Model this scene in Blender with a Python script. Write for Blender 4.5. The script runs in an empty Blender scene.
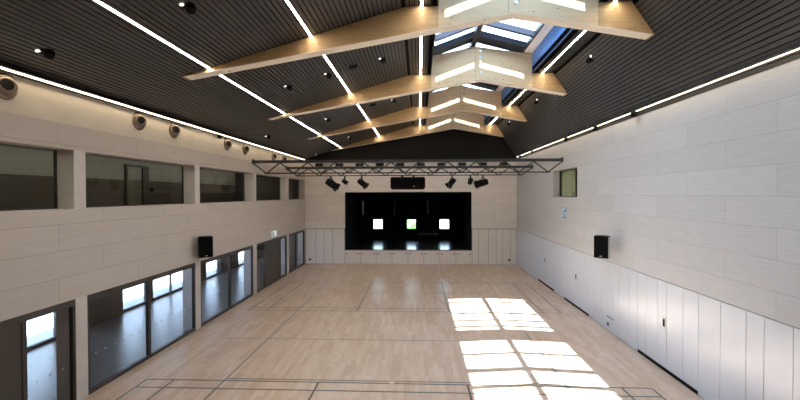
import bpy, bmesh, math, random
from mathutils import Vector, Matrix
random.seed(7)
S = bpy.context.scene
C = S.collection

# ------------------------------------------------------------------ layout
XL, XR, YB, YF = -8.27, 6.91, 29.8, -2.0
ZE = 7.5                       # eaves
E_L = (-8.27, 7.54); T_L = (-0.35, 9.83)      # shallow left slope
W0, W1 = 0.50, 4.50            # roof-light well
T_R = (5.33, 9.83); E_R = (6.91, 7.45)        # steep right slope
RX = 2.46                      # ridge
BY = [10.70 + 6.09 * i for i in range(4)]     # beams
BT = 0.34
CC, CY1, CY2 = -0.716, 10.924, 17.709         # court centre and edges

# ------------------------------------------------------------------ mesh helpers
class MB:
    def __init__(s): s.v = []; s.f = []; s.mi = []
    def add(s, vs, fs, mi=0):
        b = len(s.v); s.v += [tuple(v) for v in vs]
        for f in fs: s.f.append(tuple(b + i for i in f)); s.mi.append(mi)
        return s
    def box(s, x0, x1, y0, y1, z0, z1, mi=0):
        v = [(x, y, z) for z in (z0, z1) for y in (y0, y1) for x in (x0, x1)]
        return s.add(v, [(0,2,3,1),(4,5,7,6),(0,1,5,4),(2,6,7,3),(0,4,6,2),(1,3,7,5)], mi)
    def obox(s, M, hx, hy, hz, mi=0):
        v = [M @ Vector((x*hx, y*hy, z*hz)) for z in (-1,1) for y in (-1,1) for x in (-1,1)]
        return s.add(v, [(0,2,3,1),(4,5,7,6),(0,1,5,4),(2,6,7,3),(0,4,6,2),(1,3,7,5)], mi)
    def prism(s, poly, y0, y1, mi=0):            # polygon in XZ, extruded along Y
        n = len(poly)
        v = [(x, y0, z) for x, z in poly] + [(x, y1, z) for x, z in poly]
        f = [tuple(range(n)), tuple(range(2*n-1, n-1, -1))]
        f += [(i, i+n, (i+1) % n + n, (i+1) % n) for i in range(n)]
        return s.add(v, f, mi)
    def slab(s, a, b, y0, y1, t, mi=0):          # plank between two XZ points, thickness t to the upper side
        d = Vector((b[0]-a[0], b[1]-a[1])); d.normalize(); n = Vector((-d.y, d.x))
        if n.y < 0: n = -n
        if abs(n.y) < 1e-6: n = Vector((1, 0))
        return s.prism([a, b, (b[0]+n.x*t, b[1]+n.y*t), (a[0]+n.x*t, a[1]+n.y*t)], y0, y1, mi)
    def tube(s, p, q, r, n=8, r2=None, mi=0):
        p, q = Vector(p), Vector(q); d = (q-p).normalized(); r2 = r if r2 is None else r2
        u = d.orthogonal().normalized(); w = d.cross(u)
        v = []
        for c, rr in ((p, r), (q, r2)):
            for i in range(n):
                a = 2*math.pi*i/n; v.append(c + (u*math.cos(a) + w*math.sin(a))*rr)
        f = [(i, (i+1) % n, (i+1) % n + n, i+n) for i in range(n)]
        f += [tuple(range(n-1, -1, -1)), tuple(range(n, 2*n))]
        return s.add(v, f, mi)
    def lathe(s, M, prof, n=24, mi=0):           # profile of (r, h) about local Z
        v = []; m = len(prof)
        for r, h in prof:
            for i in range(n):
                a = 2*math.pi*i/n; v.append(M @ Vector((r*math.cos(a), r*math.sin(a), h)))
        f = []
        for k in range(m-1):
            for i in range(n):
                j = (i+1) % n; f.append((k*n+i, k*n+j, (k+1)*n+j, (k+1)*n+i))
        f.append(tuple(range(n-1, -1, -1))); f.append(tuple((m-1)*n+i for i in range(n)))
        return s.add(v, f, mi)
    def build(s, name, mats, parent=None, smooth=False, bevel=0, fix=True):
        me = bpy.data.meshes.new(name)
        me.from_pydata(s.v, [], s.f)
        for m in (mats if isinstance(mats, (list, tuple)) else [mats]): me.materials.append(m)
        for p, i in zip(me.polygons, s.mi): p.material_index = i; p.use_smooth = smooth
        if fix:
            bm = bmesh.new(); bm.from_mesh(me); bmesh.ops.recalc_face_normals(bm, faces=bm.faces); bm.to_mesh(me); bm.free()
        o = bpy.data.objects.new(name, me); C.objects.link(o)
        if smooth: me.set_sharp_from_angle(angle=math.radians(40))
        if bevel:
            b = o.modifiers.new('edge', 'BEVEL'); b.width = bevel; b.segments = 2; b.limit_method = 'ANGLE'
        if parent: o.parent = parent
        return o

def tag(o, label, cat, group=None, kind=None):
    o['label'] = label; o['category'] = cat
    if group: o['group'] = group
    if kind: o['kind'] = kind
    return o
def thing(name, label, cat, loc=(0,0,0), rot=(0,0,0), group=None, kind=None):
    o = bpy.data.objects.new(name, None); C.objects.link(o); o.empty_display_size = .1
    o.location = loc; o.rotation_euler = rot
    return tag(o, label, cat, group, kind)
def dup(root, loc, label, rot=None):
    r = root.copy(); C.objects.link(r); r.location = loc; r['label'] = label
    if rot is not None: r.rotation_euler = rot
    for ch in root.children:
        c = ch.copy(); C.objects.link(c); c.parent = r
        for g in ch.children:
            d = g.copy(); C.objects.link(d); d.parent = c
    return r
ORD = ['first','second','third','fourth','fifth','sixth','seventh','eighth','ninth','tenth','eleventh','twelfth']

# ------------------------------------------------------------------ materials
class NT:
    def __init__(s, name):
        s.m = bpy.data.materials.new(name); s.m.use_nodes = True
        s.t = s.m.node_tree; s.N = s.t.nodes; s.L = s.t.links
        s.b = s.N['Principled BSDF']; s.out = s.N['Material Output']
    def n(s, typ, **kw):
        x = s.N.new(typ)
        for k, v in kw.items():
            if k in x.inputs.keys() if isinstance(k, str) else False: x.inputs[k].default_value = v
            else: setattr(x, k, v)
        return x
    def l(s, a, b): s.L.new(a, b)
    def coords(s, scale=(1,1,1), rot=(0,0,0), loc=(0,0,0)):
        g = s.n('ShaderNodeNewGeometry'); mp = s.n('ShaderNodeMapping')
        mp.inputs['Scale'].default_value = scale; mp.inputs['Rotation'].default_value = rot; mp.inputs['Location'].default_value = loc
        s.l(g.outputs['Position'], mp.inputs['Vector']); return mp.outputs['Vector']
    def ocoords(s, scale=(1,1,1), rot=(0,0,0), loc=(0,0,0)):
        g = s.n('ShaderNodeTexCoord'); mp = s.n('ShaderNodeMapping')
        mp.inputs['Scale'].default_value = scale; mp.inputs['Rotation'].default_value = rot; mp.inputs['Location'].default_value = loc
        s.l(g.outputs['Object'], mp.inputs['Vector']); return mp.outputs['Vector']
    def swz(s, vec, order):                       # re-order axes
        a = s.n('ShaderNodeSeparateXYZ'); c = s.n('ShaderNodeCombineXYZ'); s.l(vec, a.inputs[0])
        for i, ax in enumerate(order): s.l(a.outputs[ax], c.inputs[i])
        return c.outputs[0]
    def noise(s, vec, scale, detail=3, rough=.5):
        x = s.n('ShaderNodeTexNoise'); x.inputs['Scale'].default_value = scale; x.inputs['Detail'].default_value = detail; x.inputs['Roughness'].default_value = rough
        s.l(vec, x.inputs['Vector']); return x.outputs['Fac']
    def ramp(s, fac, stops):
        r = s.n('ShaderNodeValToRGB'); e = r.color_ramp.elements
        while len(e) < len(stops): e.new(.5)
        for el, (p, c) in zip(e, stops): el.position = p; el.color = tuple(c) + (1,) if len(c) == 3 else c
        s.l(fac, r.inputs[0]); return r.outputs[0]
    def mix(s, fac, a, b, mode='MIX'):
        m = s.n('ShaderNodeMix'); m.data_type = 'RGBA'; m.blend_type = mode
        for i, x in ((0, fac), (6, a), (7, b)):
            if hasattr(x, 'is_linked') or hasattr(x, 'links'): s.l(x, m.inputs[i])
            else: m.inputs[i].default_value = x if i == 0 else tuple(x) + (1,)
        return m.outputs[2]
    def bump(s, h, strength, dist=.01):
        b = s.n('ShaderNodeBump'); b.inputs['Strength'].default_value = strength; b.inputs['Distance'].default_value = dist
        s.l(h, b.inputs['Height']); s.l(b.outputs[0], s.b.inputs['Normal'])
    def set(s, col=None, rough=.5, spec=.5, metal=0, coat=0, coat_rough=.1):
        if col is not None:
            if hasattr(col, 'links'): s.l(col, s.b.inputs['Base Color'])
            else: s.b.inputs['Base Color'].default_value = tuple(col) + (1,)
        s.b.inputs['Roughness'].default_value = rough; s.b.inputs['Specular IOR Level'].default_value = spec
        s.b.inputs['Metallic'].default_value = metal; s.b.inputs['Coat Weight'].default_value = coat; s.b.inputs['Coat Roughness'].default_value = coat_rough
        return s.m

def plain(name, col, rough=.5, spec=.5, metal=0, var=.06, scale=3):
    t = NT(name); f = t.noise(t.coords(), scale)
    a = tuple(c*(1-var) for c in col); b = tuple(min(1, c*(1+var)) for c in col)
    return t.set(t.ramp(f, [(.3, a), (.7, b)]), rough, spec, metal)

def emit(name, col, strength):
    t = NT(name); t.N.remove(t.b); e = t.n('ShaderNodeEmission'); e.inputs[0].default_value = tuple(col)+(1,); e.inputs[1].default_value = strength
    t.l(e.outputs[0], t.out.inputs[0]); return t.m

def glass(name, tint, refl=1.0, rough=.02):
    t = NT(name); t.N.remove(t.b)
    tr = t.n('ShaderNodeBsdfTransparent'); tr.inputs[0].default_value = tuple(tint)+(1,)
    gl = t.n('ShaderNodeBsdfGlossy'); gl.inputs['Roughness'].default_value = rough; gl.inputs[0].default_value = (refl,refl,refl,1)
    fr = t.n('ShaderNodeFresnel'); fr.inputs[0].default_value = 1.45
    mx = t.n('ShaderNodeMixShader'); ge = t.n('ShaderNodeNewGeometry'); sb = t.n('ShaderNodeMath', operation='SUBTRACT'); sb.inputs[0].default_value = 1; t.l(ge.outputs['Backfacing'], sb.inputs[1])
    mu = t.n('ShaderNodeMath', operation='MULTIPLY'); t.l(fr.outputs[0], mu.inputs[0]); t.l(sb.outputs[0], mu.inputs[1])
    t.l(mu.outputs[0], mx.inputs[0]); t.l(tr.outputs[0], mx.inputs[1]); t.l(gl.outputs[0], mx.inputs[2])
    t.l(mx.outputs[0], t.out.inputs[0]); return t.m

def boards(name, order, base, dark, bw=2.7, rh=.62, off=0):
    """large acoustic wall boards: thin joints, very fine horizontal grooves"""
    t = NT(name); v = t.swz(t.coords(loc=(0, off, 0)), order)
    br = t.n('ShaderNodeTexBrick'); br.offset = .5; br.offset_frequency = 2; br.squash = 1
    for k, x in (('Scale', 1), ('Mortar Size', .008), ('Mortar Smooth', .3), ('Brick Width', bw), ('Row Height', rh), ('Bias', 0)): br.inputs[k].default_value = x
    br.inputs['Color1'].default_value = tuple(base)+(1,); br.inputs['Color2'].default_value = tuple(c*.93 for c in base)+(1,); br.inputs['Mortar'].default_value = tuple(dark)+(1,)
    t.l(v, br.inputs['Vector'])
    mp = t.n('ShaderNodeMapping'); mp.inputs['Scale'].default_value = (.9, 26, 1); t.l(v, mp.inputs[0])
    g = t.noise(mp.outputs[0], 2.0, 4, .6)
    gm = t.ramp(g, [(.3, (.90,.90,.90)), (.7, (1.05,1.05,1.05))])
    col = t.mix(1.0, br.outputs[0], gm, 'MULTIPLY')
    t.bump(g, .12, .004)
    return t.set(col, .62, .35)

M = {}
M['wall_l'] = boards('acoustic_board_left', (1,2,0), (.56,.505,.455), (.38,.34,.30), off=.3)
M['wall_r'] = boards('acoustic_board_right', (1,2,0), (.475,.47,.465), (.36,.35,.345), off=1.1)
M['wall_b'] = boards('acoustic_board_back', (0,2,1), (.77,.725,.68), (.48,.43,.38))
M['plaster'] = plain('warm_plaster', (.66,.60,.50), .8, .2, var=.04, scale=1.2)
M['pier'] = plain('pale_pier_board', (.60,.56,.52), .6, .3, var=.04)
M['reveal'] = plain('pale_reveal', (.58,.54,.50), .6, .3, var=.03)
M['dado_w'] = plain('white_lacquered_panel', (.545,.57,.60), .25, 1.0, var=.02, scale=.7)
M['dado_b'] = plain('cream_lacquered_panel', (.74,.69,.635), .34, .5, var=.03, scale=.7)
M['joint'] = plain('dark_joint', (.13,.12,.11), .8, .2)
M['slat'] = plain('anthracite_slat', (.048,.049,.051), .40, .5, var=.12, scale=2)
M['slat_sky_tint'] = plain('slat_with_sky_tint', (.14,.32,.68), .4, .5)  # blue glow of the sky put into the slat colour
M['black'] = plain('black_lining', (.006,.006,.006), .9, .1)
M['gable'] = plain('dark_brown_gable', (.011,.010,.008), .8, .2, scale=1)
M['frame'] = plain('bronze_black_frame', (.040,.036,.031), .45, .5)
M['brown'] = plain('dark_brown_panel', (.060,.050,.042), .5, .4)
M['truss'] = plain('grey_steel', (.035,.036,.040), .5, .4)
M['trusstop'] = M['truss']
M['blackmetal'] = plain('black_metal', (.0035,.0035,.004), .55, .15)
M['grille'] = plain('black_speaker_grille', (.0025,.0025,.0025), .8, .08)
M['lip'] = plain('grey_lip', (.11,.11,.115), .5, .4)
M['silver'] = plain('silver_side', (.45,.45,.45), .4, .5, metal=.3)
M['bronze'] = plain('bronze_nozzle', (.21,.165,.12), .38, .5, metal=.4, var=.05)
M['nozzle_in'] = plain('nozzle_throat', (.004,.003,.003), .6, .3)
M['white'] = plain('white_paint', (.85,.86,.87), .45, .4, var=.01)
M['rafter'] = plain('sky_tinted_rafter', (.005,.008,.020), .5, .4)  # anthracite rafters with blue skylight put into the base colour
M['ridge'] = plain('black_ridge_profile', (.012,.012,.014), .5, .4)
M['foyer_wall'] = plain('foyer_dark_wall', (.10,.095,.09), .6, .3)
M['foyer_pale'] = plain('foyer_pale_wall', (.50,.50,.46), .7, .3)
M['gal_low'] = plain('gallery_brown_wall', (.075,.060,.045), .6, .3)
M['gal_door'] = plain('gallery_door_olive', (.105,.095,.065), .5, .4)
M['gal_up'] = plain('gallery_grey_wall', (.26,.26,.235), .7, .3)
M['stage_black'] = plain('stage_black', (.0035,.0035,.004), .9, .05)
M['bolt'] = plain('galvanised_bolt', (.55,.62,.75), .25, .5, metal=.7)
M['outlet'] = plain('dark_outlet', (.10,.10,.11), .4, .5)
M['paving'] = plain('pale_paving', (.62,.62,.60), .85, .2)
M['bark'] = plain('bark', (.12,.08,.05), .9, .1)
M['leaf'] = plain('leaf_green', (.22,.40,.10), .6, .3, var=.4, scale=6)
M['line'] = plain('dark_court_line', (.045,.045,.040), .4, .4)
M['line_soft'] = plain('grey_court_line', (.105,.09,.075), .35, .4)
M['brass'] = plain('brass_floor_plate', (.50,.40,.24), .35, .5, metal=.6)
M['paleblue'] = plain('pale_blue_print', (.36,.47,.62), .4, .4, var=.02)
M['inkblue'] = plain('ink_blue', (.10,.13,.20), .5, .3)
M['exitgreen'] = plain('exit_green', (.20,.50,.38), .5, .3)
WARM = (1.0, .80, .55)
M['led'] = emit('led_diffuser', (1.0, .90, .76), 24.0)
M['led_wall'] = emit('led_diffuser_wall', (1.0, .81, .57), 6.0)
M['fill_gallery'] = emit('fill_gallery', (1, .95, .82), 8)
M['fill_booth'] = emit('fill_booth', (1, .97, .88), 16)
M['lens'] = emit('spot_lens', (1.0, .95, .85), .8)
M['sign_lit'] = emit('lit_sign_face', (.85, .97, 1), .33)
M['glass'] = glass('clear_glass', (.85,.86,.875))
M['glass_gal'] = glass('grey_glass', (.80,.80,.78), .45)
M['glazing'] = glass('roof_glass', (.92,.96,1.0))
M['screened'] = glass('screened_roof_glass', (.16,.19,.24))
M['stage_glass'] = glass('stage_window_glass', (.9,.95,.95))

# parquet floor
t = NT('maple_parquet'); v = t.swz(t.coords(), (1,0,2))
br = t.n('ShaderNodeTexBrick'); br.offset = .37; br.offset_frequency = 2
for k, x in (('Scale', 1), ('Mortar Size', .0015), ('Mortar Smooth', .2), ('Brick Width', .95), ('Row Height', .135), ('Bias', -.1)): br.inputs[k].default_value = x
br.inputs['Color1'].default_value = (.615,.475,.37,1); br.inputs['Color2'].default_value = (.535,.395,.295,1); br.inputs['Mortar'].default_value = (.46,.36,.27,1)
t.l(v, br.inputs['Vector'])
mp = t.n('ShaderNodeMapping'); mp.inputs['Scale'].default_value = (1.2, 14, 1); t.l(v, mp.inputs[0])
g = t.noise(mp.outputs[0], 2.2, 4, .6)
col = t.mix(1.0, br.outputs[0], t.ramp(g, [(.25, (.86,.85,.84)), (.75, (1.1,1.1,1.1))]), 'MULTIPLY')
big = t.noise(t.coords(scale=(.5,.25,1)), 1.0, 2)
col = t.mix(1.0, col, t.ramp(big, [(.3, (.96,.92,.88)), (.7, (1.04,1.05,1.06))]), 'MULTIPLY')
M['floor'] = t.set(col, .27, .5)

# glued laminated spruce
def glulam(name, a, b, kn):
    t = NT(name); v = t.coords()
    mp = t.n('ShaderNodeMapping'); mp.inputs['Scale'].default_value = (.9, 3, 22); t.l(v, mp.inputs[0])
    g = t.noise(mp.outputs[0], 1.0, 5, .6)
    col = t.ramp(g, [(.25, a), (.75, b)])
    vo = t.n('ShaderNodeTexVoronoi'); vo.inputs['Scale'].default_value = 1.0
    mk = t.n('ShaderNodeMapping'); mk.inputs['Scale'].default_value = (3.6, 1.5, 8.5); t.l(v, mk.inputs[0]); t.l(mk.outputs[0], vo.inputs['Vector'])
    k = t.ramp(vo.outputs['Distance'], [(.0, (1,1,1)), (.07, (1,1,1)), (.14, (0,0,0))])
    col = t.mix(k, col, kn)
    return t.set(col, .5, .35)
M['glulam'] = glulam('glulam_spruce', (.47,.30,.135), (.60,.41,.205), (.19,.105,.05))
M['glulam_pale'] = glulam('glulam_spruce_pale', (.74,.51,.28), (.84,.61,.36), (.26,.15,.07))
M['glulam_bounce'] = glulam('glulam_bounce_lit', (.88,.81,.67), (.94,.88,.76), (.5,.36,.2))  # brightness of floor-bounced light put into the paler soffit wood

t = NT('foyer_stone_floor'); f = t.noise(t.coords(), 2.5, 3)
M['foyer_floor'] = t.set(t.ramp(f, [(.3, (.13,.135,.14)), (.7, (.17,.175,.18))]), .30, .5)
t = NT('stage_floor'); f = t.noise(t.coords(), 2, 2)
M['stage_floor'] = t.set(t.ramp(f, [(.3, (.014,.014,.016)), (.7, (.022,.022,.025))]), .19, .8)

# ------------------------------------------------------------------ floor + markings
def struct(o, label, cat): return tag(o, label, cat, None, 'structure')
struct(MB().box(XL-.06, XR+.45, YF, YB+.3, -.25, 0).build('floor', M['floor']), 'maple strip parquet hall floor with court lines', 'floor')

lm = MB(); W = .05
def lat(x0, x1, y, mi=0, w=W, z=.0015): lm.box(x0, x1, y-w/2, y+w/2, 0, z, mi)
def lon(x, y0, y1, mi=0, w=W, z=.0025): lm.box(x-w/2, x+w/2, y0, y1, 0, z, mi)
# near court: far side line, alley line, back and service lines
for y0, y1 in ((CY1-6.1, CY1), (CY2, CY2+6.1)):
    near = y0 < 10
    for y in (y0, y1): lat(CC-6.7, CC+6.7, y, 0 if near or y == y0 else 1)
    for y in (y0+.46, y1-.46): lat(CC-6.7, CC+6.7, y, 0 if near or y < y1-1 else 1)
    for s in (-1, 1):
        lon(CC+s*6.7, y0, y1); lon(CC+s*5.94, y0, y1); lon(CC+s*1.98, y0, y1)
for s in (-1, 1): lon(CC+s*4.55, 6.0, 23.9, 1, .045, .0035)
lat(CC-4.55, CC+4.55, CY1+.13, 1, .045, .003)
lat(CC-6.0, CC+4.55, 14.2, 1, .04); lat(CC-6.2, CC+6.4, 21.05, 1, .035)
struct(lm.build('floor_markings', [M['line'], M['line_soft']]), 'thin dark court lines on the parquet floor', 'floor marking')
fp = thing('floor_plate', 'small round brass net socket lid on the near court line', 'floor plate', (CC-.02, CY1+.06, 0))
MB().lathe(Matrix(), [(.085, 0), (.085, .004), (.07, .006)], 20).build('lid', M['brass'], fp)

# ------------------------------------------------------------------ left wall
PIER = [(4.25, 4.60), (9.60, 9.95), (14.97, 15.32), (20.34, 20.76), (25.62, 26.02)]
DW = .5
wl = MB()
wl.box(XL-DW, XL, YF, YB+.3, 2.52, 4.69)           # belt between glazing and gallery openings
wl.box(XL-DW, XL, YF, YB+.3, 6.10, 6.69)           # lintel belt
wl.box(XL-DW, XL, YF, 4.25, 0, 2.52); wl.box(XL-DW, XL, YF, 4.25, 4.69, 6.10)
wl.box(XL-DW, XL, 29.70, YB+.3, 4.69, 6.10)
wl.box(XL-DW, XL, 29.62, YB+.3, 0, 2.52)
struct(wl.build('wall_left', M['wall_l']), 'taupe acoustic board wall above the glazed doors', 'wall')
pm = MB()
for a, b in PIER:
    pm.box(XL-DW, XL, a, b, 0, 2.52); pm.box(XL-DW, XL, a, b, 4.69, 6.10)
struct(pm.build('wall_left_piers', M['pier']), 'pale piers between the glazed openings of the left wall', 'wall')
struct(MB().box(XL-DW, XL-.02, YF, YB+.3, 6.69, 8.0).build('wall_left_upper', M['plaster']), 'cream plaster band under the left eaves with air nozzles', 'wall')

# lower glazed openings
def glazed(n, y0, y1, cells, label):
    r = thing('window_%d' % n, label, 'glazed door', (XL-.06, y0, 0), (0,0,0), None, 'structure')
    fr = MB(); fr.box(-.05, .05, 0, .07, 0, 2.52); fr.box(-.05, .05, y1-y0-.07, y1-y0, 0, 2.52)
    fr.box(-.05, .05, .07, y1-y0-.07, 2.36, 2.52); fr.box(-.05, .05, .07, y1-y0-.07, 0, .10)
    for k, (a, b, kind) in enumerate(cells):
        if k: fr.box(-.05, .05, a-y0-.05, a-y0+.05, .10, 2.36)
    fr.build('frame', M['frame'], r)
    for k, (a, b, kind) in enumerate(cells):
        lo = a-y0 + (.07 if k == 0 else .05); hi = b-y0 - (.07 if k == len(cells)-1 else .05)
        if kind == 'g':
            MB().box(-.006, .006, lo, hi, .10, 2.36).build('pane', M['glass'], r)
            d = MB(); y = lo+.25
            while y < hi-.1: d.box(.006, .009, y-.022, y+.022, .94, .985); y += .33
            d.build('safety_dots', M['silver'], r)
        else: MB().box(-.02, .03, lo, hi, .10, 2.36).build('solid_leaf', M['brown'], r)
glazed(2, 4.60, 9.60, [(4.6,8.31,'p'),(8.31,9.60,'g')], 'glazed door beside a brown leaf, nearest the camera on the left wall')
glazed(3, 9.95, 14.97, [(9.95,12.36,'g'),(12.36,14.97,'g')], 'wide two-pane glazed opening looking into the blue-lit foyer')
glazed(4, 15.32, 20.34, [(15.32,17.85,'g'),(17.85,20.34,'g')], 'two-pane glazed opening just under the left loudspeaker')
glazed(5, 20.76, 25.62, [(20.76,22.05,'g'),(22.05,24.45,'p'),(24.45,25.62,'g')], 'glazed opening with a brown middle leaf under the exit sign')
glazed(6, 26.02, 29.62, [(26.02,27.65,'g'),(27.65,29.62,'g')], 'glazed opening next to the back left corner')

# foyer behind the glazing
FX = -12.55
struct(MB().box(FX-.1, XL-.06, YF, 40, -.25, 0).build('floor_foyer', M['foyer_floor']), 'grey stone foyer floor behind the glazed doors', 'floor')
struct(MB().box(FX-1.7, XL-.5, YF, 40, 2.62, 3.9).build('ceiling_foyer', M['foyer_wall']), 'foyer ceiling slab behind the glazed doors', 'ceiling')
fw = MB(); wins = [(9.5, 13.95), (17.0, 18.75), (19.0, 22.2), (23.9, 25.7), (28.3, 30.6)]
y = YF
for a, b in wins: fw.box(FX-.3, FX, y, a, 0, 2.62); y = b
fw.box(FX-.3, FX, y, 40, 0, 2.62); fw.box(XL-.5, XL-.2, YB+.3, 40, 0, 3.9)
fw.box(FX-.3, XL-.5, YF-.2, YF, 0, 8.1); fw.box(FX-.3, XL-.2, 40, 40.2, 0, 3.9); fw.box(-12, XL-.5, YB+.3, YB+.5, 3.9, 8.1)
struct(fw.build('wall_foyer', M['foyer_wall']), 'dark outer wall of the foyer with tall windows', 'wall')
struct(MB().box(-10.7, -10.4, 30.8, 39.9, 0, 2.62).build('wall_foyer_partition', M['foyer_pale']), 'pale partition in the foyer behind the far doors', 'wall')
for k, (a, b) in enumerate(wins):
    f = thing('window_%d' % (7+k), ['tall foyer window behind the glazed leaf nearest the camera', 'narrow foyer window seen through the first wide pane', 'broad foyer window seen through the second wide pane', 'small foyer window seen just below the left loudspeaker', 'farthest foyer window, seen right of the left loudspeaker'][k], 'window', (FX-.15, a, 0), kind='structure')
    m = MB().box(-.05, .05, 0, .08, 0, 2.62).box(-.05, .05, b-a-.08, b-a, 0, 2.62).box(-.05, .05, .08, b-a-.08, 0, .1).box(-.05, .05, .08, b-a-.08, 2.5, 2.62)
    if b-a > 3: m.box(-.05, .05, (b-a)/2-.04, (b-a)/2+.04, .1, 2.5)
    m.build('frame', M['frame'], f)
    MB().box(-.006, .006, .08, b-a-.08, .1, 2.5).build('pane', M['glass'], f)

# gallery behind the upper openings
g = MB(); g.box(-11.9, -11.6, YF, YB+.3, 3.9, 5.62, 0); g.box(-11.9, -11.6, YF, YB+.3, 5.62, 6.9, 1)
struct(g.build('wall_gallery', [M['gal_low'], M['gal_up']]), 'two-tone gallery wall behind the upper openings', 'wall')
struct(MB().box(-11.9, XL-.5, YF, YB+.3, 6.9, 8.0).build('ceiling_gallery', M['gal_up']), 'gallery ceiling behind the upper openings', 'ceiling')
struct(MB().box(-11.6, XL-.5, YF, YB+.3, 3.88, 3.92).build('floor_gallery', M['gal_low']), 'brown gallery floor behind the upper openings', 'floor')
d = thing('door_1', 'dark framed door on the gallery wall seen through the second opening', 'door', (-11.6, 15.85, 3.92), kind='structure')
MB().box(0, .09, 0, .10, 0, 2.32).box(0, .09, .98, 1.38, 0, 2.32).box(0, .09, .10, .98, 2.24, 2.32).build('frame', M['frame'], d)
MB().box(0, .04, .10, .98, 0, 1.72, 0).box(0, .04, .10, .98, 1.72, 2.24, 1).build('leaf', [M['gal_door'], M['gal_up']], d)
sw = thing('wall_switch', 'small black switch on the gallery wall right of the dark door', 'switch', (-11.6, 17.5, 5.25))
MB().box(0, .05, -.09, .09, -.09, .09).build('plate', M['blackmetal'], sw, bevel=.01)
ups = [(4.60, 9.60), (9.95, 14.97), (15.32, 20.34), (20.76, 25.62), (26.02, 29.70)]
for k, (a, b) in enumerate(ups):
    f = thing('window_%d' % (12+k), ['gallery opening with grey glass %s' % s for s in ('nearest the camera', 'showing a dark door behind', 'above the left loudspeaker', 'above the exit sign', 'smallest and nearest the back corner')][k], 'window', (XL-.45, a, 4.69), kind='structure')
    MB().box(-.006, .006, .03, b-a-.03, .03, 1.38).build('pane', M['glass_gal'], f)
    MB().box(-.03, .03, 0, .03, 0, 1.41).box(-.03, .03, b-a-.03, b-a, 0, 1.41).box(-.03, .03, .03, b-a-.03, 0, .03).box(-.03, .03, .03, b-a-.03, 1.38, 1.41).build('frame', M['frame'], f)
struct(MB().box(-11.6, XL-.51, 25.75, 25.9, 3.92, 6.9).box(-9.3, -9.2, 25.9, 30.1, 3.92, 6.9).box(-9.2, -8.78, 29.75, 30.1, 3.92, 6.9).build('wall_gallery_blackout', M['black']), 'black partition added to darken the last gallery opening', 'wall')  # black boxes added close behind the last pane so its opening stays dark

# ------------------------------------------------------------------ right wall
wr = MB()
RY0, RY1, RZ0, RZ1 = 18.50, 21.75, 4.86, 6.20
wr.box(XR, XR+.45, YF, RY0, 2.552, 8.3); wr.box(XR, XR+.45, RY1, YB+.3, 2.552, 8.3)
wr.box(XR, XR+.45, RY0, RY1, 2.552, RZ0); wr.box(XR, XR+.45, RY0, RY1, RZ1, 8.3)
struct(wr.build('wall_right', M['wall_r']), 'pale grey acoustic board wall on the right', 'wall')
struct(MB().box(XR+.035, XR+.45, YF, YB+.3, 0, 2.552).build('wall_right_lower', M['joint']), 'dark backing behind the white right-hand panels', 'wall')
r = thing('window_1', 'small booth window high on the right wall near the truss', 'window', (XR+.36, RY0, RZ0), kind='structure')
L = RY1-RY0
MB().box(-.04, .04, 0, .05, 0, RZ1-RZ0).box(-.04, .04, L-.05, L, 0, RZ1-RZ0).box(-.04, .04, .05, L-.05, 0, .05).box(-.04, .04, .05, L-.05, RZ1-RZ0-.05, RZ1-RZ0).box(-.04, .04, 1.02, 1.08, .05, RZ1-RZ0-.05).build('frame', M['frame'], r)
MB().box(-.006, .006, .05, L-.05, .05, RZ1-RZ0-.05).build('pane', M['glass_gal'], r)
M['booth'] = plain('booth_olive_wall', (.30,.32,.22), .7, .2)
for nm, bb in (('wall_booth', (9.2, 9.4, 16, 24.5, 4.2, 6.6)), ('wall_booth_far', (XR+.45, 9.2, 24.3, 24.5, 4.2, 6.6)), ('wall_booth_near', (XR+.45, 9.2, 16, 16.2, 4.2, 6.6)), ('floor_booth', (XR+.45, 9.4, 16, 24.5, 4.0, 4.2)), ('ceiling_booth', (XR+.45, 9.4, 16, 24.5, 6.6, 6.8))):
    struct(MB().box(*bb).build(nm, M['booth']), 'olive %s of the booth behind the small window' % nm.split('_')[0], nm.split('_')[0])


bd = thing('booth_cabinet', 'dark low cabinet inside the booth behind the right window', 'cabinet', (8.75, 20.6, 4.2))
MB().box(-.4, .4, -.5, .5, .05, 1.05).build('body', M['brown'], bd, bevel=.01)
MB().box(-.38, .38, -.48, .48, 0, .05).build('plinth', M['blackmetal'], bd)

# white wainscot panels; three groups of them are storage doors
doors = [(10.58, 13.43), (17.2, 20.1), (21.58, 24.44)]
P0, P1 = XR, XR+.035
def splits(a, b, ws, rnd):
    out = [a]; i = 0
    while out[-1] < b-.001:
        w = ws[i] if i < len(ws) else rnd.choice([.46, .55, .62, .70, .74]); i += 1
        y = out[-1]+w
        out.append(b if y > b-.38 else y)
    return out
rnd = random.Random(3)
segs = [(YF, 10.58, None), (13.43, 17.2, None), (20.1, 21.58, None), (24.44, YB, None)]
wp = MB()
fixed = {YF: None}
for a, b, _ in segs:
    if a == YF: ed = [YF, -1.2, -.5, .3, .9, 1.6, 2.3, 2.8, 3.5, 4.2, 4.7, 5.4, 6.1, 6.6, 7.25, 7.97, 8.62, 9.08, 9.83, 10.58]
    else: ed = splits(a, b, [], rnd)
    for y0, y1 in zip(ed[:-1], ed[1:]): wp.box(P0, P1, y0+.007, y1-.007, .015, 2.535)
tr = wp.build('trim_1', M['dado_w']); struct(tr, 'white lacquered vertical wainscot panels along the right wall', 'wall panelling')
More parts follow.
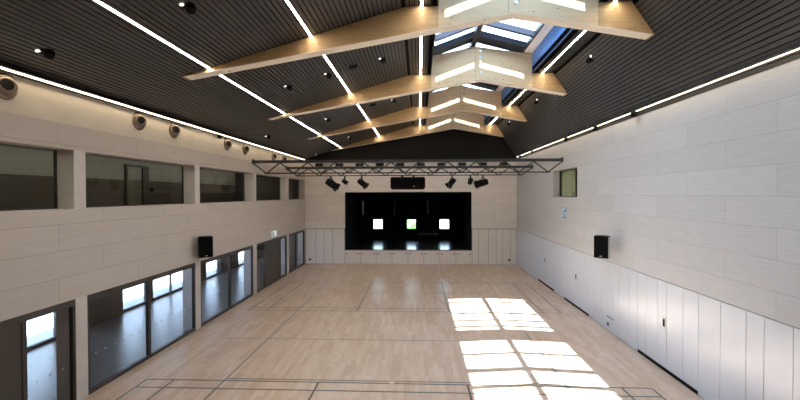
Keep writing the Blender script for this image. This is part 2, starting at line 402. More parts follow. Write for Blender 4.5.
for k, (a, b) in enumerate(doors):
    o = thing('storage_door', ['white storage door with a black toe gap, nearest the camera on the right', 'white storage door in the middle of the right panelling, below the loudspeaker', 'white storage door furthest along the right panelling, near the back corner'][k], 'door', (XR, (a+b)/2, 0), group='storage doors in the right panelling')
    n = 5; h = (b-a)/2; ws = [.60, .72, .46, .60, .48]; tot = sum(ws); y = -h
    lf = MB()
    for w in ws[::(1 if k != 1 else -1)]:
        w *= (b-a)/tot; lf.box(0, .035, y+.006, y+w-.006, .11, 2.535); y += w
    lf.build('leaf', M['dado_w'], o)
    MB().box(.004, .034, -h+.006, h-.006, .004, .108).build('toe_gap', M['black'], o)
    hd = MB(); hd.box(-.012, 0, -.085, .085, -.15, .15, 0).box(-.014, -.012, -.05, .05, -.11, .11, 1)
    q = hd.build('handle', [M['silver'], M['black']], o); q.location = (0, (12.01-12.005) if k == 0 else (-.05 if k == 1 else .1), 1.37)
# flush hatch, slot, outlet
h = thing('wall_hatch', 'flush white service hatch in the panelling right of the loudspeaker', 'hatch', (XR, 15.33, 0))
MB().box(-.006, 0, -.28, .28, .56, 1.66).build('leaf', M['dado_w'], h, bevel=.003)
MB().box(-.008, 0, -.28, .28, .50, .55).build('vent_slot', M['outlet'], h)
MB().tube((-.012, .2, 1.0), (-.006, .2, 1.0), .02, 10).build('lock', M['outlet'], h)
def outlet(label, loc, rz):
    o = thing('wall_outlet', label, 'outlet', loc, (0,0,rz), 'outlets low on the walls')
    MB().box(-.09, .09, -.012, 0, -.07, .07).build('plate', M['outlet'], o, bevel=.004)
    MB().lathe(Matrix.Translation((0, -.012, 0)) @ Matrix.Rotation(math.pi/2, 4, 'X'), [(.045, 0), (.045, .004), (.035, .004), (.03, .001)], 14).build('socket', M['blackmetal'], o)
outlet('dark outlet under the service hatch on the right panelling', (XR, 15.48, .25), -math.pi/2)
outlet('dark outlet low in the back right corner', (6.4, YB, .33), 0)
outlet('dark outlet low in the back left corner', (-7.93, YB, .31), 0)
# printed sign on the right wall
sg = thing('wall_sign', 'narrow pale blue printed sign under the small booth window', 'sign', (XR, 20.05, 4.12))
MB().box(-.012, 0, -.30, .30, -.29, .29).build('plate', M['paleblue'], sg)
m = MB()
for a, b, c, e in ((-.24,.22,.22,.25), (-.2,-.02,.05,.17), (.02,.2,-.02,.06), (-.15,.1,-.1,-.06), (-.05,.12,-.16,-.12), (-.22,.2,-.26,-.19)): m.box(-.014, -.012, a, b, c, e)
m.build('print', M['inkblue'], sg)
# exit sign left
ex = thing('exit_sign', 'small lit exit sign above the glazed doors on the left wall', 'sign', (XL, 23.25, 2.80))
MB().box(0, .05, -.34, .34, -.17, .17).build('case', M['white'], ex)
MB().box(.05, .053, -.32, .32, -.15, .15).build('face', M['sign_lit'], ex)
m = MB(); q = .054
m.box(.053, q, -.28, -.10, -.11, .12)                                   # doorway
m.tube((.053, .06, .075), (q, .06, .075), .028, 10)                     # head
for (y0, z0), (y1, z1) in (((.06,.05),(.08,-.02)), ((.08,-.02),(.02,-.07)), ((.02,-.07),(.05,-.12)), ((.08,-.02),(.13,-.07)), ((.13,-.07),(.19,-.06)), ((.06,.04),(0,.01)), ((.07,.03),(.13,.0))):
    a = Vector((q-.0005, y0, z0)); b = Vector((q-.0005, y1, z1)); dd = (b-a).normalized()
    Mx = Matrix.Translation((a+b)/2) @ Matrix(((1,0,0),(0,dd.y,-dd.z),(0,dd.z,dd.y))).to_4x4()
    m.obox(Mx, .0005, (b-a).length/2, .016)
m.build('pictogram', M['exitgreen'], ex)

# ------------------------------------------------------------------ back wall and stage
SX0, SX1, SZ0, SZ1 = -5.39, 3.77, 1.06, 5.19
bw = MB()
bw.box(XL-DW, SX0, YB, YB+.3, 2.56, ZE+.1); bw.box(SX1, XR+.45, YB, YB+.3, 2.56, ZE+.1); bw.box(SX0, SX1, YB, YB+.3, SZ1, ZE+.1)
struct(bw.build('wall_back', M['wall_b']), 'cream acoustic board wall around the stage opening', 'wall')
bl = MB().box(XL-DW, SX0, YB+.03, YB+.3, 0, 2.56).box(SX1, XR+.45, YB+.03, YB+.3, 0, 2.56).box(SX0, SX1, YB+.034, YB+.3, 0, 1.0)
struct(bl.build('wall_back_lower', M['joint']), 'dark backing behind the cream panels of the back wall', 'wall')
wp = MB(); rnd = random.Random(5)
for a, b in ((XL+.02, SX0), (SX1, XR)):
    ed = splits(a, b, [], rnd)
    for x0, x1 in zip(ed[:-1], ed[1:]): wp.box(x0+.012, x1-.012, YB, YB+.03, .012, 2.52)
struct(wp.build('trim_2', M['dado_b']), 'cream vertical wainscot panels either side of the stage', 'wall panelling')
w8 = (SX1-SX0)/8
base = None
for i in range(8):
    x = SX0 + w8*(i+.5)
    lab = '%s cream stage-front panel from the left, with two dark finger holes' % ORD[i]
    if base is None:
        o = base = thing('stage_front_panel', lab, 'panel', (x, YB, 0), group='panels under the stage')
        MB().box(-w8/2+.012, w8/2-.012, 0, .03, .012, .985).build('leaf', M['dado_b'], o)
        for s in (-1, 1): MB().box(-.075+s*.42, .075+s*.42, -.006, 0, .715, .765).build('handle', M['blackmetal'], o)
    else: dup(base, (x, YB, 0), lab)
struct(MB().box(SX0, SX1, YB, 37.0, 1.0, SZ0).build('floor_stage', M['stage_floor']), 'dark glossy stage floor', 'floor')
st = MB(); Y1 = 37.0
wz0, wz1 = 1.90, 2.80; wx = [(-4.09, -3.26), (-1.10, -.27), (1.83, 2.67)]
st.box(SX0-1.5, SX1+1.5, Y1, Y1+.3, 0, wz0); st.box(SX0-1.5, SX1+1.5, Y1, Y1+.3, wz1, 6.6)
x = SX0-1.5
for a, b in wx: st.box(x, a, Y1, Y1+.3, wz0, wz1); x = b
st.box(x, SX1+1.5, Y1, Y1+.3, wz0, wz1)
struct(MB().box(SX0-.5, SX0-.2, YB+.3, Y1, 0, 6.6).box(SX0-.2, SX0, YB+.3, YB+.5, 1.06, 6.6).build('wall_stage_left', M['stage_black']), 'black left side wall of the stage box', 'wall')
struct(MB().box(SX1+.2, SX1+.5, YB+.3, Y1, 0, 6.6).box(SX1, SX1+.2, YB+.3, YB+.5, 1.06, 6.6).build('wall_stage_right', M['stage_black']), 'black right side wall of the stage box', 'wall')
struct(MB().box(SX0-.5, SX1+.5, YB+.3, Y1+.3, 6.6, 6.9).build('ceiling_stage', M['stage_black']), 'black soffit of the stage box', 'ceiling')
struct(MB().box(SX0-.5, SX1+.5, YB+.3, Y1, .6, .98).build('floor_stage_base', M['stage_black']), 'black underside of the stage floor', 'floor')
struct(st.build('wall_stage', M['stage_black']), 'black rear wall of the stage box with three small windows', 'wall')
for k, (a, b) in enumerate(wx):
    f = thing('window_%d' % (17+k), ['small bright window on the left of the stage rear wall', 'small window with green leaves in the middle of the stage rear wall', 'small bright window on the right of the stage rear wall'][k], 'window', (a, Y1+.1, wz0), kind='structure')
    MB().box(0, b-a, -.03, .03, 0, .07).box(0, b-a, -.03, .03, wz1-wz0-.03, wz1-wz0).box(0, .03, -.03, .03, .07, wz1-wz0-.03).box(b-a-.03, b-a, -.03, .03, .07, wz1-wz0-.03).build('frame', M['truss'], f)
    MB().box(.03, b-a-.03, -.005, .005, .07, wz1-wz0-.03).build('pane', M['stage_glass'], f)
base = None
for k, x in enumerate((-4.88, -2.13, .75)):
    lab = 'slim pale pole hanging over the stage, %s' % ('leftmost of three', 'middle one of three', 'rightmost of three')[k]
    if base is None:
        base = thing('stage_pole', lab, 'pole', (x, 36.0, 3.24), group='poles hanging over the stage')
        MB().tube((0,0,0), (0,0,1.22), .035, 8).build('tube', M['silver'], base)
        MB().tube((0,0,1.22), (0,0,3.36), .008, 6).build('cable', M['blackmetal'], base)
    else: dup(base, (x, 36.0, 3.24), lab)
pn = thing('stage_bench', 'low dark bench at the back of the stage, right of centre', 'bench', (.75, 36.3, 1.06))
MB().box(-.9, .9, -.25, .25, .42, .55).build('seat', M['brown'], pn)
for s in (-1, 1): MB().box(s*.75-.05, s*.75+.05, -.2, .2, 0, .42).build('leg', M['blackmetal'], pn)
# dark slots along the top of the back wall
base = None
for i in range(10):
    x = -7.22 + 1.47*i; lab = '%s dark air slot from the left on the back wall, above the stage' % ORD[i]
    if base is None:
        base = thing('air_slot', lab, 'vent', (x, YB, 7.17), group='air slots over the stage')
        MB().box(-.29, .29, -.03, 0, -.12, .12).build('frame', M['brown'], base)
        sl = MB()
        for z in (-.07, 0, .07): sl.box(-.26, .26, -.034, -.03, z-.022, z+.022)
        sl.build('slats', M['blackmetal'], base)
    else: dup(base, (x, YB, 7.17), lab)
struct(MB().prism([(XL-.2, ZE), (XR+.2, ZE), (XR+.2, 7.6), (5.5, 10.2), (W1+.3, 11.3), (RX, 11.6), (W0-.3, 11.3), (-.4, 10.2), (XL-.2, 7.9)], 29.36, YB+.3).build('wall_gable', M['gable']), 'dark brown gable above the back wall behind the last beam', 'wall')
struct(MB().box(XL-.5, XR+.5, YF-.3, YF, -.25, 12).build('wall_front', M['brown']), 'dark brown wall behind the camera', 'wall')

# ------------------------------------------------------------------ ceiling
PITCH, SW, ST = .12, .094, .035
LIGHTS = [-5.5, -2.79, .08, 4.91]
CEI = []
bk = MB()
def slats(a, b, y0=YF, y1=29.36):
    a = Vector(a); b = Vector(b); d = (b-a); Ln = d.length; d.normalize(); n = Vector((-d.y, d.x))
    if n.y < 0: n = -n
    k = 0; ce = MB(); CEI.append(ce)
    while (k+1)*PITCH <= Ln + .02:
        s0 = k*PITCH + (PITCH-SW)/2; s1 = min(s0+SW, Ln); k += 1
        p = a + d*s0; q = a + d*s1
        parts = [(s0, s1)]
        for lx in LIGHTS:                       # leave room for the light channel
            c = (lx-a.x)/d.x; nw = []
            for u0, u1 in parts:
                if u1 <= c-.044 or u0 >= c+.044: nw.append((u0, u1)); continue
                if u0 < c-.056: nw.append((u0, c-.044))
                if u1 > c+.056: nw.append((c+.044, u1))
            parts = nw
        for u0, u1 in parts:
            p = a + d*u0; q = a + d*u1
            ce.prism([tuple(p), tuple(q), tuple(q+n*ST), tuple(p+n*ST)], y0, y1)
def back(a, b, y0=YF, y1=29.36, t=.2):
    a = Vector(a); b = Vector(b); d = (b-a).normalized(); n = Vector((-d.y, d.x))
    if n.y < 0: n = -n
    bk.prism([tuple(a+n*ST), tuple(b+n*ST), tuple(b+n*(ST+t)), tuple(a+n*(ST+t))], y0, y1)
slats(E_L, T_L); back((E_L[0]-.4, E_L[1]-.12), (T_L[0]+.05, T_L[1]+.01))
slats(T_L, (W0, 9.83)); back((T_L[0]-.1, 9.83), (W0, 9.83))
slats((W1, 9.83), T_R); back((W1, 9.83), (T_R[0]+.1, 9.83))
slats(E_R, T_R); back((E_R[0]+.25, E_R[1]-.377), (T_R[0]-.04, T_R[1]+.06))
WY0, WY1 = 4.7, 29.36
slats((W0, 9.83), (W1, 9.83), YF, WY0); back((W0, 9.83), (W1, 9.83), YF, WY0)
# well sides: slatted right and left cheeks
for x, s in ((W0, -1), (W1, 1)):
    bk.box(min(x+s*.035, x+s*.2), max(x+s*.035, x+s*.2), WY0, WY1, 9.83, 10.72)
    z = 9.85; ce = MB(); CEI.append(ce)
    while z < 10.66: ce.box(min(x, x+s*.035), max(x, x+s*.035), WY0, WY1, z, z+.07); z += .09
bk.box(W0-.2, W1+.2, WY0-.2, WY0, 9.83, 11.3)
for m, nm, lb in zip(CEI, ('ceiling', 'ceiling_flat_left', 'ceiling_flat_right', 'ceiling_right', 'ceiling_flat_front', 'ceiling_cheek_left', 'ceiling_cheek_right'),
    ('long shallow anthracite slatted ceiling slope on the left', 'flat slatted ceiling strip left of the roof light', 'flat slatted ceiling strip right of the roof light', 'steep anthracite slatted ceiling slope on the right', 'flat slatted ceiling before the roof light', 'slatted left cheek of the roof light', 'blue-lit slatted right cheek of the roof light')):
    struct(m.build(nm, M['slat_sky_tint'] if nm == 'ceiling_cheek_right' else M['slat']), lb, 'ceiling')
struct(bk.build('ceiling_lining', M['black']), 'black lining behind the ceiling slats', 'ceiling')

# ------------------------------------------------------------------ roof light
RS = 2.24                      # roof-light ridge
def zgl(x): return 10.68 + (x-W0)*.36 if x < RS else 10.68 + (W1-x)*.277
sk = thing('skylight', 'long gabled roof light with dark rafters above the timber beams', 'skylight', (0,0,0), kind='structure')
cb = MB()
for x0, x1 in ((W0-.2, W0+.04), (W1-.34, W1+.2)):
    pts = [(x0, 10.66), (x1, 10.66), (x1, zgl(x1)-.02), (x0, zgl(x0)-.02)]
    if x0 < RS: pts = [(x0, 10.58), (x1, 10.66), (x1, zgl(x1)-.005), (x0, zgl(x0)-.005)]
    else: pts = [(x0, 10.68), (x1, 10.58), (x1, zgl(x1)-.005), (x0, zgl(x0)-.005)]
    cb.prism(pts, WY0, WY1)
cb.build('curb', M['white'], sk)
e = MB(); e.box(W1-.40, W1-.34, WY0, WY1, zgl(W1-.37)-.16, zgl(W1-.37)); e.box(W0+.04, W0+.09, WY0, WY1, zgl(W0+.06)-.12, zgl(W0+.06)); e.build('eaves_profile', M['ridge'], sk)
MB().box(RS-.10, RS+.10, WY0, WY1, zgl(RS)-.20, zgl(RS)+.06).build('ridge_profile', M['ridge'], sk)
ys = []
for yb in [BY[0]-6.09] + BY:
    row = ((.48, .73), (1.67, 1.83), (2.77, 2.93), (3.84, 4.00), (4.87, 5.03))
    if yb == BY[0]: row = ((.48, .73), (1.84, 1.96), (2.98, 3.22), (4.05, 4.19), (5.1, 5.25))
    if yb == BY[1]: row = ((.48, .73), (1.67, 1.83), (3.46, 3.62), (4.46, 4.62), (5.2, 5.35))
    for d0, d1 in row:
        if WY0+.1 < yb-d1: ys.append((yb-d1, yb-d0))
for ya, yc in ys:
    for x0, x1 in ((W0+.09, RS-.1), (RS+.1, W1-.40)):
        MB().prism([(x0, zgl(x0)-.20), (x1, zgl(x1)-.20), (x1, zgl(x1)), (x0, zgl(x0))], ya, yc).build('rafter', M['rafter'], sk)
YS = 15.72
for yb in BY:                                    # added board over each beam, shaped to trim the sun streak on it
    for x0, x1 in ((W0+.09, RS-.1), (RS+.1, W1-.40)):
        MB().prism([(x0, zgl(x0)-.05), (x1, zgl(x1)-.05), (x1, zgl(x1)), (x0, zgl(x0))], yb-.385, yb+BT+.06).build('streak_mask', M['rafter'], sk)
def pane(y0, y1, mat):
    m = MB()
    for x0, x1 in ((W0-.2, RS), (RS, W1+.2)):
        m.prism([(x0, zgl(x0)+.004), (x1, zgl(x1)+.004), (x1, zgl(x1)+.02), (x0, zgl(x0)+.02)], y0, y1)
    m.build('glazing', mat, sk)
pane(WY0-.2, WY1+.1, M['glazing'])
lv = MB()                                        # unseen blades added to block direct sun over the far roof light
for x0, x1 in ((W0-.1, RS-.02), (RS+.02, W1+.1)):
    y = YS - .10
    while y < WY1 + .3:
        if not any(yb-.80 < y < yb-.12 for yb in BY):
            za, zb = zgl(x0)+.06, zgl(x1)+.06
            v = [(x0, y, za), (x1, y, zb), (x1, y+.30, zb+.115), (x0, y+.30, za+.115)]
            v += [(a_, b_, c_+.008) for a_, b_, c_ in v]
            lv.add(v, [(0,1,2,3), (7,6,5,4), (0,4,5,1), (1,5,6,2), (2,6,7,3), (3,7,4,0)])
        y += .27
lv.build('sun_blocker', M['white'], sk)

# ------------------------------------------------------------------ timber beams
def sof(x): return 8.13 + (x+6.226)*.1698 if x < RX else 9.605 - (x-RX)*.1796
RJ = 2.27
base = None
for i, y in enumerate(BY):
    lab = ['pale timber roof beam nearest the camera, cut by the top edge', 'second pale timber roof beam from the camera', 'third pale timber roof beam from the camera', 'farthest pale timber roof beam against the dark gable'][i]
    if base is None:
        o = base = thing('roof_beam', lab, 'beam', (0, y, 0), group='timber roof beams', kind='thing')
        MB().prism([(-6.226, 8.128), (W0+.006, sof(W0)), (W0+.006, 9.826), (-.35, 9.826)], 0, BT).build('arm', M['glulam'], o)
        MB().prism([(W1-.006, sof(W1)), (5.885, 8.99), (5.327, 9.826), (W1-.006, 9.826)], 0, BT).build('arm', M['glulam'], o)
        MB().prism([(W0+.006, sof(W0)), (RJ, sof(RJ)), (RJ, 10.92), (W0+.006, 10.57)], -.012, BT+.012).build('ridge_panel', M['glulam_pale'], o)
        MB().prism([(RJ, sof(RJ)), (RX, sof(RX)), (W1-.006, sof(W1)), (W1-.006, 10.57), (RJ, 10.92)], -.012, BT+.012).build('ridge_panel', M['glulam_pale'], o)
        for k in range(5):
            MB().tube((RX, -.035, 9.86+.22*k), (RX, -.012, 9.86+.22*k), .040, 12).build('bolt', M['bolt'], o)
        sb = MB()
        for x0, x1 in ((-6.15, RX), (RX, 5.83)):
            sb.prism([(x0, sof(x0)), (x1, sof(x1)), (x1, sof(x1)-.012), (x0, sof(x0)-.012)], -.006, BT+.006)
        sb.build('soffit_bounce_strip', M['glulam_bounce'], o)  # thin layer added to carry the bounced light in its colour
        MB().box(RJ-.004, RJ+.004, -.0135, -.012, sof(RJ)+.02, 10.88).build('ridge_joint', M['brown'], o)
    else: dup(base, (0, y, 0), lab)

# ------------------------------------------------------------------ linear lights
def zc(x): return E_L[1] + (x-E_L[0])*(T_L[1]-E_L[1])/(T_L[0]-E_L[0]) if x < T_L[0] else 9.83
for k, x in enumerate(LIGHTS):
    sl = math.atan2(T_L[1]-E_L[1], T_L[0]-E_L[0]) if x < T_L[0] else 0
    o = thing('linear_ceiling_light', ['outer thin white light line on the left ceiling slope, nearest the eaves', 'inner thin white light line halfway up the left ceiling slope', 'vertical-looking white light line just left of the roof light', 'short white light line just right of the roof light'][k], 'light', (x, 0, zc(x)), (0, -sl, 0), 'linear ceiling lights')
    MB().box(-.043, -.028, YF+.05, 29.2, -.002, .034).box(.028, .043, YF+.05, 29.2, -.002, .034).box(-.028, .028, YF+.05, 29.2, .012, .034).build('housing', M['blackmetal'], o)
    MB().box(-.028, .028, YF+.05, 29.2, .002, .012).build('diffuser', M['led'], o)
o = thing('cornice_light', 'long light line along the top of the left wall', 'light', (XL, 0, 7.54), group='wall-top lights')
MB().box(.175, .27, YF+.05, 29.3, -.034, -.026).build('lip', M['lip'], o)
MB().box(-.02, .26, YF+.05, 29.2, -.026, -.012).box(.060, .090, YF+.05, 29.2, -.085, -.026).build('profile', M['black'], o)
MB().box(.10, .17, YF+.05, 29.2, -.045, -.026).build('diffuser', M['led_wall'], o)
o = thing('cornice_light', 'long light line along the top of the right wall', 'light', (XR, 0, 7.62), group='wall-top lights')
MB().box(-.22, 0, YF+.05, 29.2, -.012, .0).box(-.085, -.07, YF+.05, 29.2, -.045, -.012).box(-.19, -.178, YF+.05, 29.2, -.035, -.012).build('profile', M['lip'], o)
MB().box(-.155, -.105, YF+.05, 29.2, -.026, -.012).build('diffuser', M['led_wall'], o)

# ------------------------------------------------------------------ ceiling spots and sensors
def spot(label, x, y, steep=False):
    if steep: z = 7.45 + (6.91-x)*1.5063; ry = math.atan2(2.38, -1.58)
    else: z = zc(x); ry = math.atan2(2.29, 7.92)
    o = thing('ceiling_spotlight', label, 'spotlight', (x, y, z), (0, -ry if not steep else math.radians(56.4), 0), 'spotlights in the ceiling slats')
    MB().lathe(Matrix(), [(.13, .0), (.13, -.012), (.105, -.014)], 20).build('ring', M['blackmetal'], o)
    hd = MB().lathe(Matrix.Translation((.02, .05, -.03)) @ Matrix.Rotation(math.radians(-28), 4, 'X'), [(.085, .03), (.085, -.07), (.075, -.075)], 20).build('head', M['blackmetal'], o, smooth=True)
    MB().lathe(Matrix.Translation((.02, .05, -.03)) @ Matrix.Rotation(math.radians(-28), 4, 'X'), [(.07, -.076), (.07, -.079)], 20).build('lens', M['blackmetal'], hd)
    MB().lathe(Matrix.Translation((-.06, -.12, 0)), [(.042, 0), (.042, -.02), (.03, -.022)], 16).build('lamp', M['lens'], o)
n2 = {0: 'before the first beam', 1: 'between the first and second beams', 2: 'between the second and third beams', 3: 'between the third and fourth beams'}
for x, y, w in ((-7.28,7.83,'low on the left ceiling before the first beam'), (-4.43,7.84,'in mid left ceiling before the first beam, at the top edge'),
    (-4.4,13.84,'outside the inner light line, between first and second beams'), (-3.05,13.85,'close left of the inner light line, between first and second beams'),
    (-1.24,13.99,'high on the left slope between first and second beams'), (-4.4,19.87,'mid left slope between second and third beams'),
    (-7.24,19.65,'low on the left slope between second and third beams'), (-4.39,26.15,'mid left slope between third and fourth beams'),
    (-7.16,29.0,'low in the far left ceiling corner by the gable'), (-1.24,20.04,'high on the left slope between second and third beams')):
    spot('black ceiling spotlight ' + w, x, y)
for y, w in ((13.88,'between first and second beams'), (20.04,'between second and third beams'), (26.0,'between third and fourth beams')):
    spot('small bright spotlight on the steep right slope ' + w, 5.6, y, True)
def sensor(label, x, y):
    o = thing('ceiling_sensor', label, 'sensor', (x, y, zc(x)), (0, -math.atan2(2.29, 7.92), 0), 'dark ceiling sensors')
    MB().lathe(Matrix(), [(.16, 0), (.16, -.03), (.12, -.06), (.04, -.075)], 18).build('dome', M['blackmetal'], o, smooth=True)
    MB().lathe(Matrix(), [(.19, 0), (.19, -.012), (.16, -.013)], 18).build('ring', M['frame'], o)
sensor('dark dome sensor right of the inner light line, between first and second beams', -2.2, 13.85)
sensor('dark dome sensor right of the inner light line, between second and third beams', -2.18, 19.74)
def head(label, x, y, z, s):
    o = thing('light_clip', label, 'fitting', (x, y, z), group='small black fittings on the wall-top lights')
    MB().box(-.06, .06, -.10, .10, -.07, 0).build('bracket', M['blackmetal'], o)
    MB().lathe(Matrix.Translation((-.03*s, 0, -.10)), [(.07, .05), (.10, 0), (.07, -.07)], 12).build('head', M['blackmetal'], o, smooth=True)
for y, w in ((13.42,'nearest the camera'), (16.25,'second from the camera'), (19.45,'third from the camera'), (25.18,'fourth from the camera'), (28.16,'farthest from the camera')):
    head('small black fitting on the right wall-top light, ' + w, XR-.14, y, 7.60, 1)
head('small black fitting on the left wall-top light above the nozzles', XL+.15, 16.55, 7.48, -1)

o = thing('gallery_fill_light', 'added unseen fill light on the gallery ceiling behind the upper openings', 'light', (-10.0, 0, 6.895))
MB().box(-.06, .06, 1, 25.4, -.03, 0).build('diffuser', M['fill_gallery'], o)  # fill lamp added out of sight to brighten the gallery
o = thing('booth_fill_light', 'added unseen fill lamp inside the booth behind the right window', 'light', (8.3, 22.5, 6.598))
MB().box(-.3, .3, -.5, .5, -.03, 0).build('diffuser', M['fill_booth'], o)  # glowing panel added out of view to lift the booth interior

# ------------------------------------------------------------------ air nozzles on the left band
base = None
NY = [7.97, 11.95, 13.71, 17.59, 19.46, 23.30, 25.13]
for i, y in enumerate(NY):
    lab = '%s bronze air nozzle from the camera on the cream left band' % ORD[i]
    if base is None:
        o = base = thing('air_nozzle', lab, 'air nozzle', (XL-.02, y, 7.20), group='bronze air nozzles')
        Rx = Matrix.Rotation(math.pi/2, 4, 'Y')
        MB().lathe(Rx, [(.265, 0), (.265, .012), (.255, .03), (.225, .055), (.205, .06)], 32).build('flange', M['bronze'], o, smooth=True)
        aim = Matrix.Rotation(math.radians(-22), 4, 'Z') @ Matrix.Rotation(math.radians(-10), 4, 'Y') @ Rx
        MB().lathe(aim, [(.15, .085), (.185, .09), (.18, .10), (.172, .115), (.150, .132), (.128, .138), (.118, .130), (.108, .08), (.10, .05)], 32).build('ball', M['bronze'], o, smooth=True)
        MB().lathe(aim, [(.112, .085), (.110, .128)], 24).build('throat', M['nozzle_in'], o)
    else: dup(base, (XL-.02, y, 7.20), lab)

# ------------------------------------------------------------------ loudspeakers
def speaker(label, x, y, z, rz, wallx):
    o = thing('wall_loudspeaker', label, 'loudspeaker', (x, y, z), (0, 0, rz), 'wall loudspeakers')
    H, Wd, D = .385, .235, .20
    m = MB(); pts = [(-Wd, -D), (Wd, -D), (Wd, D*.3), (Wd*.6, D), (-Wd*.6, D), (-Wd, D*.3)]
    v = [(a, b, -H) for a, b in pts] + [(a, b, H) for a, b in pts]; n = 6
    m.add(v, [tuple(range(n)), tuple(range(2*n-1, n-1, -1))] + [(i, (i+1) % n, (i+1) % n+n, i+n) for i in range(n)])
    m.build('cabinet', M['blackmetal'], o, bevel=.015)
    MB().box(-Wd+.015, Wd-.015, -D-.012, -D, -H+.02, H-.02).build('grille', M['grille'], o, bevel=.006)
    MB().box(-.035, .035, -D-.016, -D-.012, -H+.055, -H+.085).build('badge', M['silver'], o)
    for s in (-1, 1): MB().box(s*Wd-(.004 if s < 0 else -.0), s*Wd+(.0 if s < 0 else .004), -D+.02, D*.25, -H+.02, H-.02).build('side_trim', M['silver'] if wallx > 0 else M['blackmetal'], o)
    MB().tube((0, D*.6, 0), (0, abs(wallx-x)/abs(math.sin(rz)), 0), .035, 8).build('bracket', M['blackmetal'], o)
speaker('black loudspeaker angled on the left wall above the glazed doors', -7.93, 15.02, 3.10, math.radians(40), XL)
speaker('black loudspeaker with grey side on the right wall above the panelling', 6.41, 14.80, 3.17, math.radians(-41), XR)

# ------------------------------------------------------------------ lighting trusses
def truss(label, y, zt, zb):
    o = thing('lighting_truss', label, 'truss', (0, y, 0), group='lighting trusses')
    MB().box(XL, XR, -.07, .07, zt-.07, zt+.07).build('top_chord', M['truss'], o)
    MB().box(XL+.6, XR-.6, -.03, .03, zb-.03, zb+.03).build('bottom_chord', M['truss'], o)
    n = 22; st = (XR-XL)/n
    for i in range(n):
        a = (XL+i*st, 0, zt-.05 if i % 2 == 0 else zb); b = (XL+(i+1)*st, 0, zb if i % 2 == 0 else zt-.05)
        MB().tube(a, b, .033, 6).build('diagonal', M['truss'], o)
    for x in (XL+.03, XR-.03): MB().box(x-.03, x+.03, -.1, .1, zt-.12, zt+.12).build('end_plate', M['truss'], o)
truss('grey steel lattice truss spanning wall to wall, nearer of two', 20.35, 6.66, 6.08)
truss('grey steel lattice truss behind the near one, carrying stage lights', 25.6, 6.68, 6.19)
ZB = 6.19-.03-.076
def stagelight(label, x, pitch, yaw, size, barn=True):
    o = thing('stage_light', label, 'stage light', (x, 25.6, ZB), (0,0,0), 'stage lights on the far truss')
    s = size; c = Vector((0, 0, -.12-.24*s))
    cl = MB().box(-.04, .04, -.045, .045, -.10, .075).build('clamp', M['blackmetal'], o)
    yk = MB(); w = .24*s
    Rz = Matrix.Rotation(-yaw, 4, 'Z')
    for q in (-1, 1): yk.obox(Matrix.Translation(c) @ Rz @ Matrix.Translation((q*w, 0, .1*s)), .012, .025, .15*s+.02)
    yk.obox(Matrix.Translation(c) @ Rz @ Matrix.Translation((0, 0, .25*s+.02)), w+.012, .025, .012)
    yk.build('yoke', M['blackmetal'], o)
    A = Matrix.Translation(c) @ Rz @ Matrix.Rotation(pitch, 4, 'X')
    bd = MB().lathe(A, [(.10*s, .32*s), (.19*s, .28*s), (.215*s, .0), (.215*s, -.26*s), (.20*s, -.30*s)], 18).build('body', M['blackmetal'], o, smooth=True)
    MB().lathe(A, [(.17*s, -.301*s), (.15*s, -.31*s)], 18).build('lens', M['bolt'], o)
    if barn:
        for k in range(4):
            B = A @ Matrix.Rotation(k*math.pi/2, 4, 'Z') @ Matrix.Translation((0, .21*s, -.38*s)) @ Matrix.Rotation(math.radians(25), 4, 'X')
            MB().obox(B, .19*s, .008, .11*s).build('barn_door', M['blackmetal'], o)
R_ = math.radians
stagelight('large black stage light with flaps, leftmost on the far truss', -5.47, R_(60), R_(55), 1.05)
stagelight('small black stage light tilted right, second from the left on the truss', -4.60, R_(55), R_(75), .62, False)
stagelight('black stage light third from the left, just left of the long black box', -3.55, R_(55), R_(60), .85)
stagelight('black stage light just right of the long black box', 2.02, R_(-50), R_(60), .80)
stagelight('slim black stage light second from the right on the truss', 3.15, R_(35), R_(-30), .62, False)
stagelight('large black stage light with flaps, rightmost on the far truss', 3.90, R_(-75), R_(80), 1.0)
bx = thing('projector_case', 'long black box hung under the far truss above the stage', 'projector case', (-.68, 25.6, 0))
MB().prism([(-1.06, 5.42), (-.95, 5.32), (.95, 5.32), (1.06, 5.42), (1.06, 6.0), (.98, 6.08), (-.98, 6.08), (-1.06, 6.0)], -.4, .4).build('body', M['blackmetal'], bx, bevel=.02)
MB().box(-.98, .98, -.412, -.40, 5.45, 5.98).build('front_panel', M['grille'], bx)
for x in (-.35, .35): MB().tube((x, 0, 6.08), (x, 0, 6.16), .04, 8).box(x-.1, x+.1, -.06, .06, 6.12, 6.16).build('hanger', M['blackmetal'], bx)
MB().box(.32, .42, -.415, -.412, 5.50, 5.53).build('status_light', M['silver'], bx)

# ------------------------------------------------------------------ outside
struct(MB().box(-90, FX-.1, -60, 140, -.3, -.06).box(FX-.1, 90, YB+8, 140, -.3, -.06).build('ground', M['paving']), 'pale paving outside the windows', 'ground')
def shrub(label, loc, rad, n, seed):
    rd = random.Random(seed); o = thing('leafy_shrub', label, 'shrub', loc, group='shrubs outside the stage window')
    m = MB()
    for _ in range(n):
        u, v2 = rd.uniform(0, 2*math.pi), math.acos(rd.uniform(-.7, 1)); rr = rd.uniform(.75, 1.05)
        p = Vector((math.sin(v2)*math.cos(u)*rad*rr, math.sin(v2)*math.sin(u)*rad*rr, 1.5+math.cos(v2)*rad*rr*.8+.3))
        a = Vector((rd.gauss(0,1), rd.gauss(0,1), rd.gauss(0,1))).normalized(); b = a.orthogonal().normalized(); l = rd.uniform(.14, .26)
        m.add([p-a*l, p-b*l*.5, p+a*l, p+b*l*.5], [(0,1,2,3)])
    m.build('foliage', M['leaf'], o, fix=False)
    MB().tube((0,0,-.06), (0,0,1.4), .09, 8, .05).build('trunk', M['bark'], o)
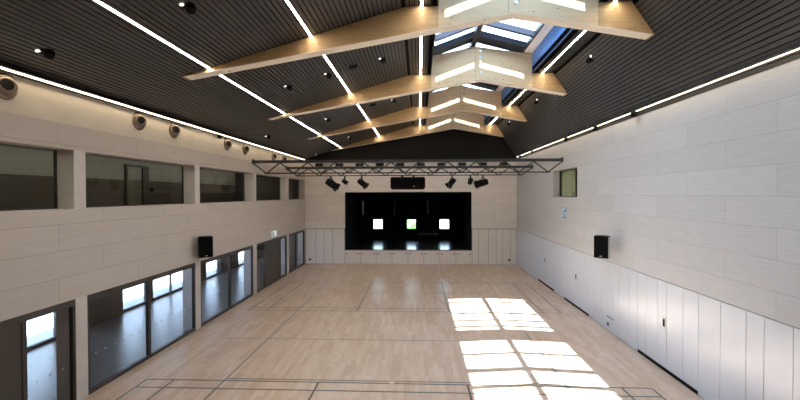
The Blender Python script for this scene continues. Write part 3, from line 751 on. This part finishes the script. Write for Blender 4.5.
shrub('green leafy shrub outside the middle stage window', (-1.35, 43.6, 0), 1.25, 800, 1)

# ------------------------------------------------------------------ light
w = bpy.data.worlds.new('sky'); S.world = w; w.use_nodes = True
nt = w.node_tree; bg = nt.nodes['Background']
tc = nt.nodes.new('ShaderNodeTexCoord'); sp = nt.nodes.new('ShaderNodeSeparateXYZ'); rp = nt.nodes.new('ShaderNodeValToRGB')
nt.links.new(tc.outputs['Generated'], sp.inputs[0]); nt.links.new(sp.outputs['Z'], rp.inputs[0])
e = rp.color_ramp.elements; e[0].position = 0; e[0].color = (1.1,1.8,3.2,1); e[1].position = .8; e2 = e.new(.16); e2.color = (.68,.84,1,1); e[2].color = (.50,.72,1,1)
nt.links.new(rp.outputs[0], bg.inputs[0]); bg.inputs[1].default_value = 4.0
sun = bpy.data.lights.new('sun', 'SUN'); sun.energy = 21; sun.angle = R_(.53); sun.color = (.96, .985, 1)
so = bpy.data.objects.new('sun', sun); C.objects.link(so)
so.rotation_euler = Vector((.075, .395, -1)).to_track_quat('-Z', 'Y').to_euler(); so.location = (0, 0, 30)

# ------------------------------------------------------------------ camera
yaw, pitch, roll, hh, F = .04585822, .01308592, -.002801, 5.01084, 415.16646
f = Vector((-math.sin(yaw)*math.cos(pitch), math.cos(yaw)*math.cos(pitch), -math.sin(pitch)))
r0 = Vector((math.cos(yaw), math.sin(yaw), 0)); u0 = r0.cross(f)
rr = r0*math.cos(roll) + u0*math.sin(roll); uu = -r0*math.sin(roll) + u0*math.cos(roll)
cam = bpy.data.cameras.new('camera'); co = bpy.data.objects.new('camera', cam); C.objects.link(co)
co.matrix_world = Matrix(((rr.x, uu.x, -f.x, 0), (rr.y, uu.y, -f.y, 0), (rr.z, uu.z, -f.z, hh), (0,0,0,1)))
cam.sensor_width = 36; cam.lens = F/800*36; cam.clip_end = 400; cam.clip_start = .05
S.camera = co

vs = S.view_settings; S.display_settings.display_device = 'sRGB'
vs.view_transform = 'Standard'; vs.look = 'None'; vs.gamma = 1; vs.use_curve_mapping = False; vs.exposure = 1.2
cy = S.cycles
cy.use_denoising = True; cy.max_bounces = 10; cy.diffuse_bounces = 6; cy.glossy_bounces = 5; cy.transparent_max_bounces = 24
cy.sample_clamp_indirect = 6; cy.caustics_reflective = False; cy.caustics_refractive = False
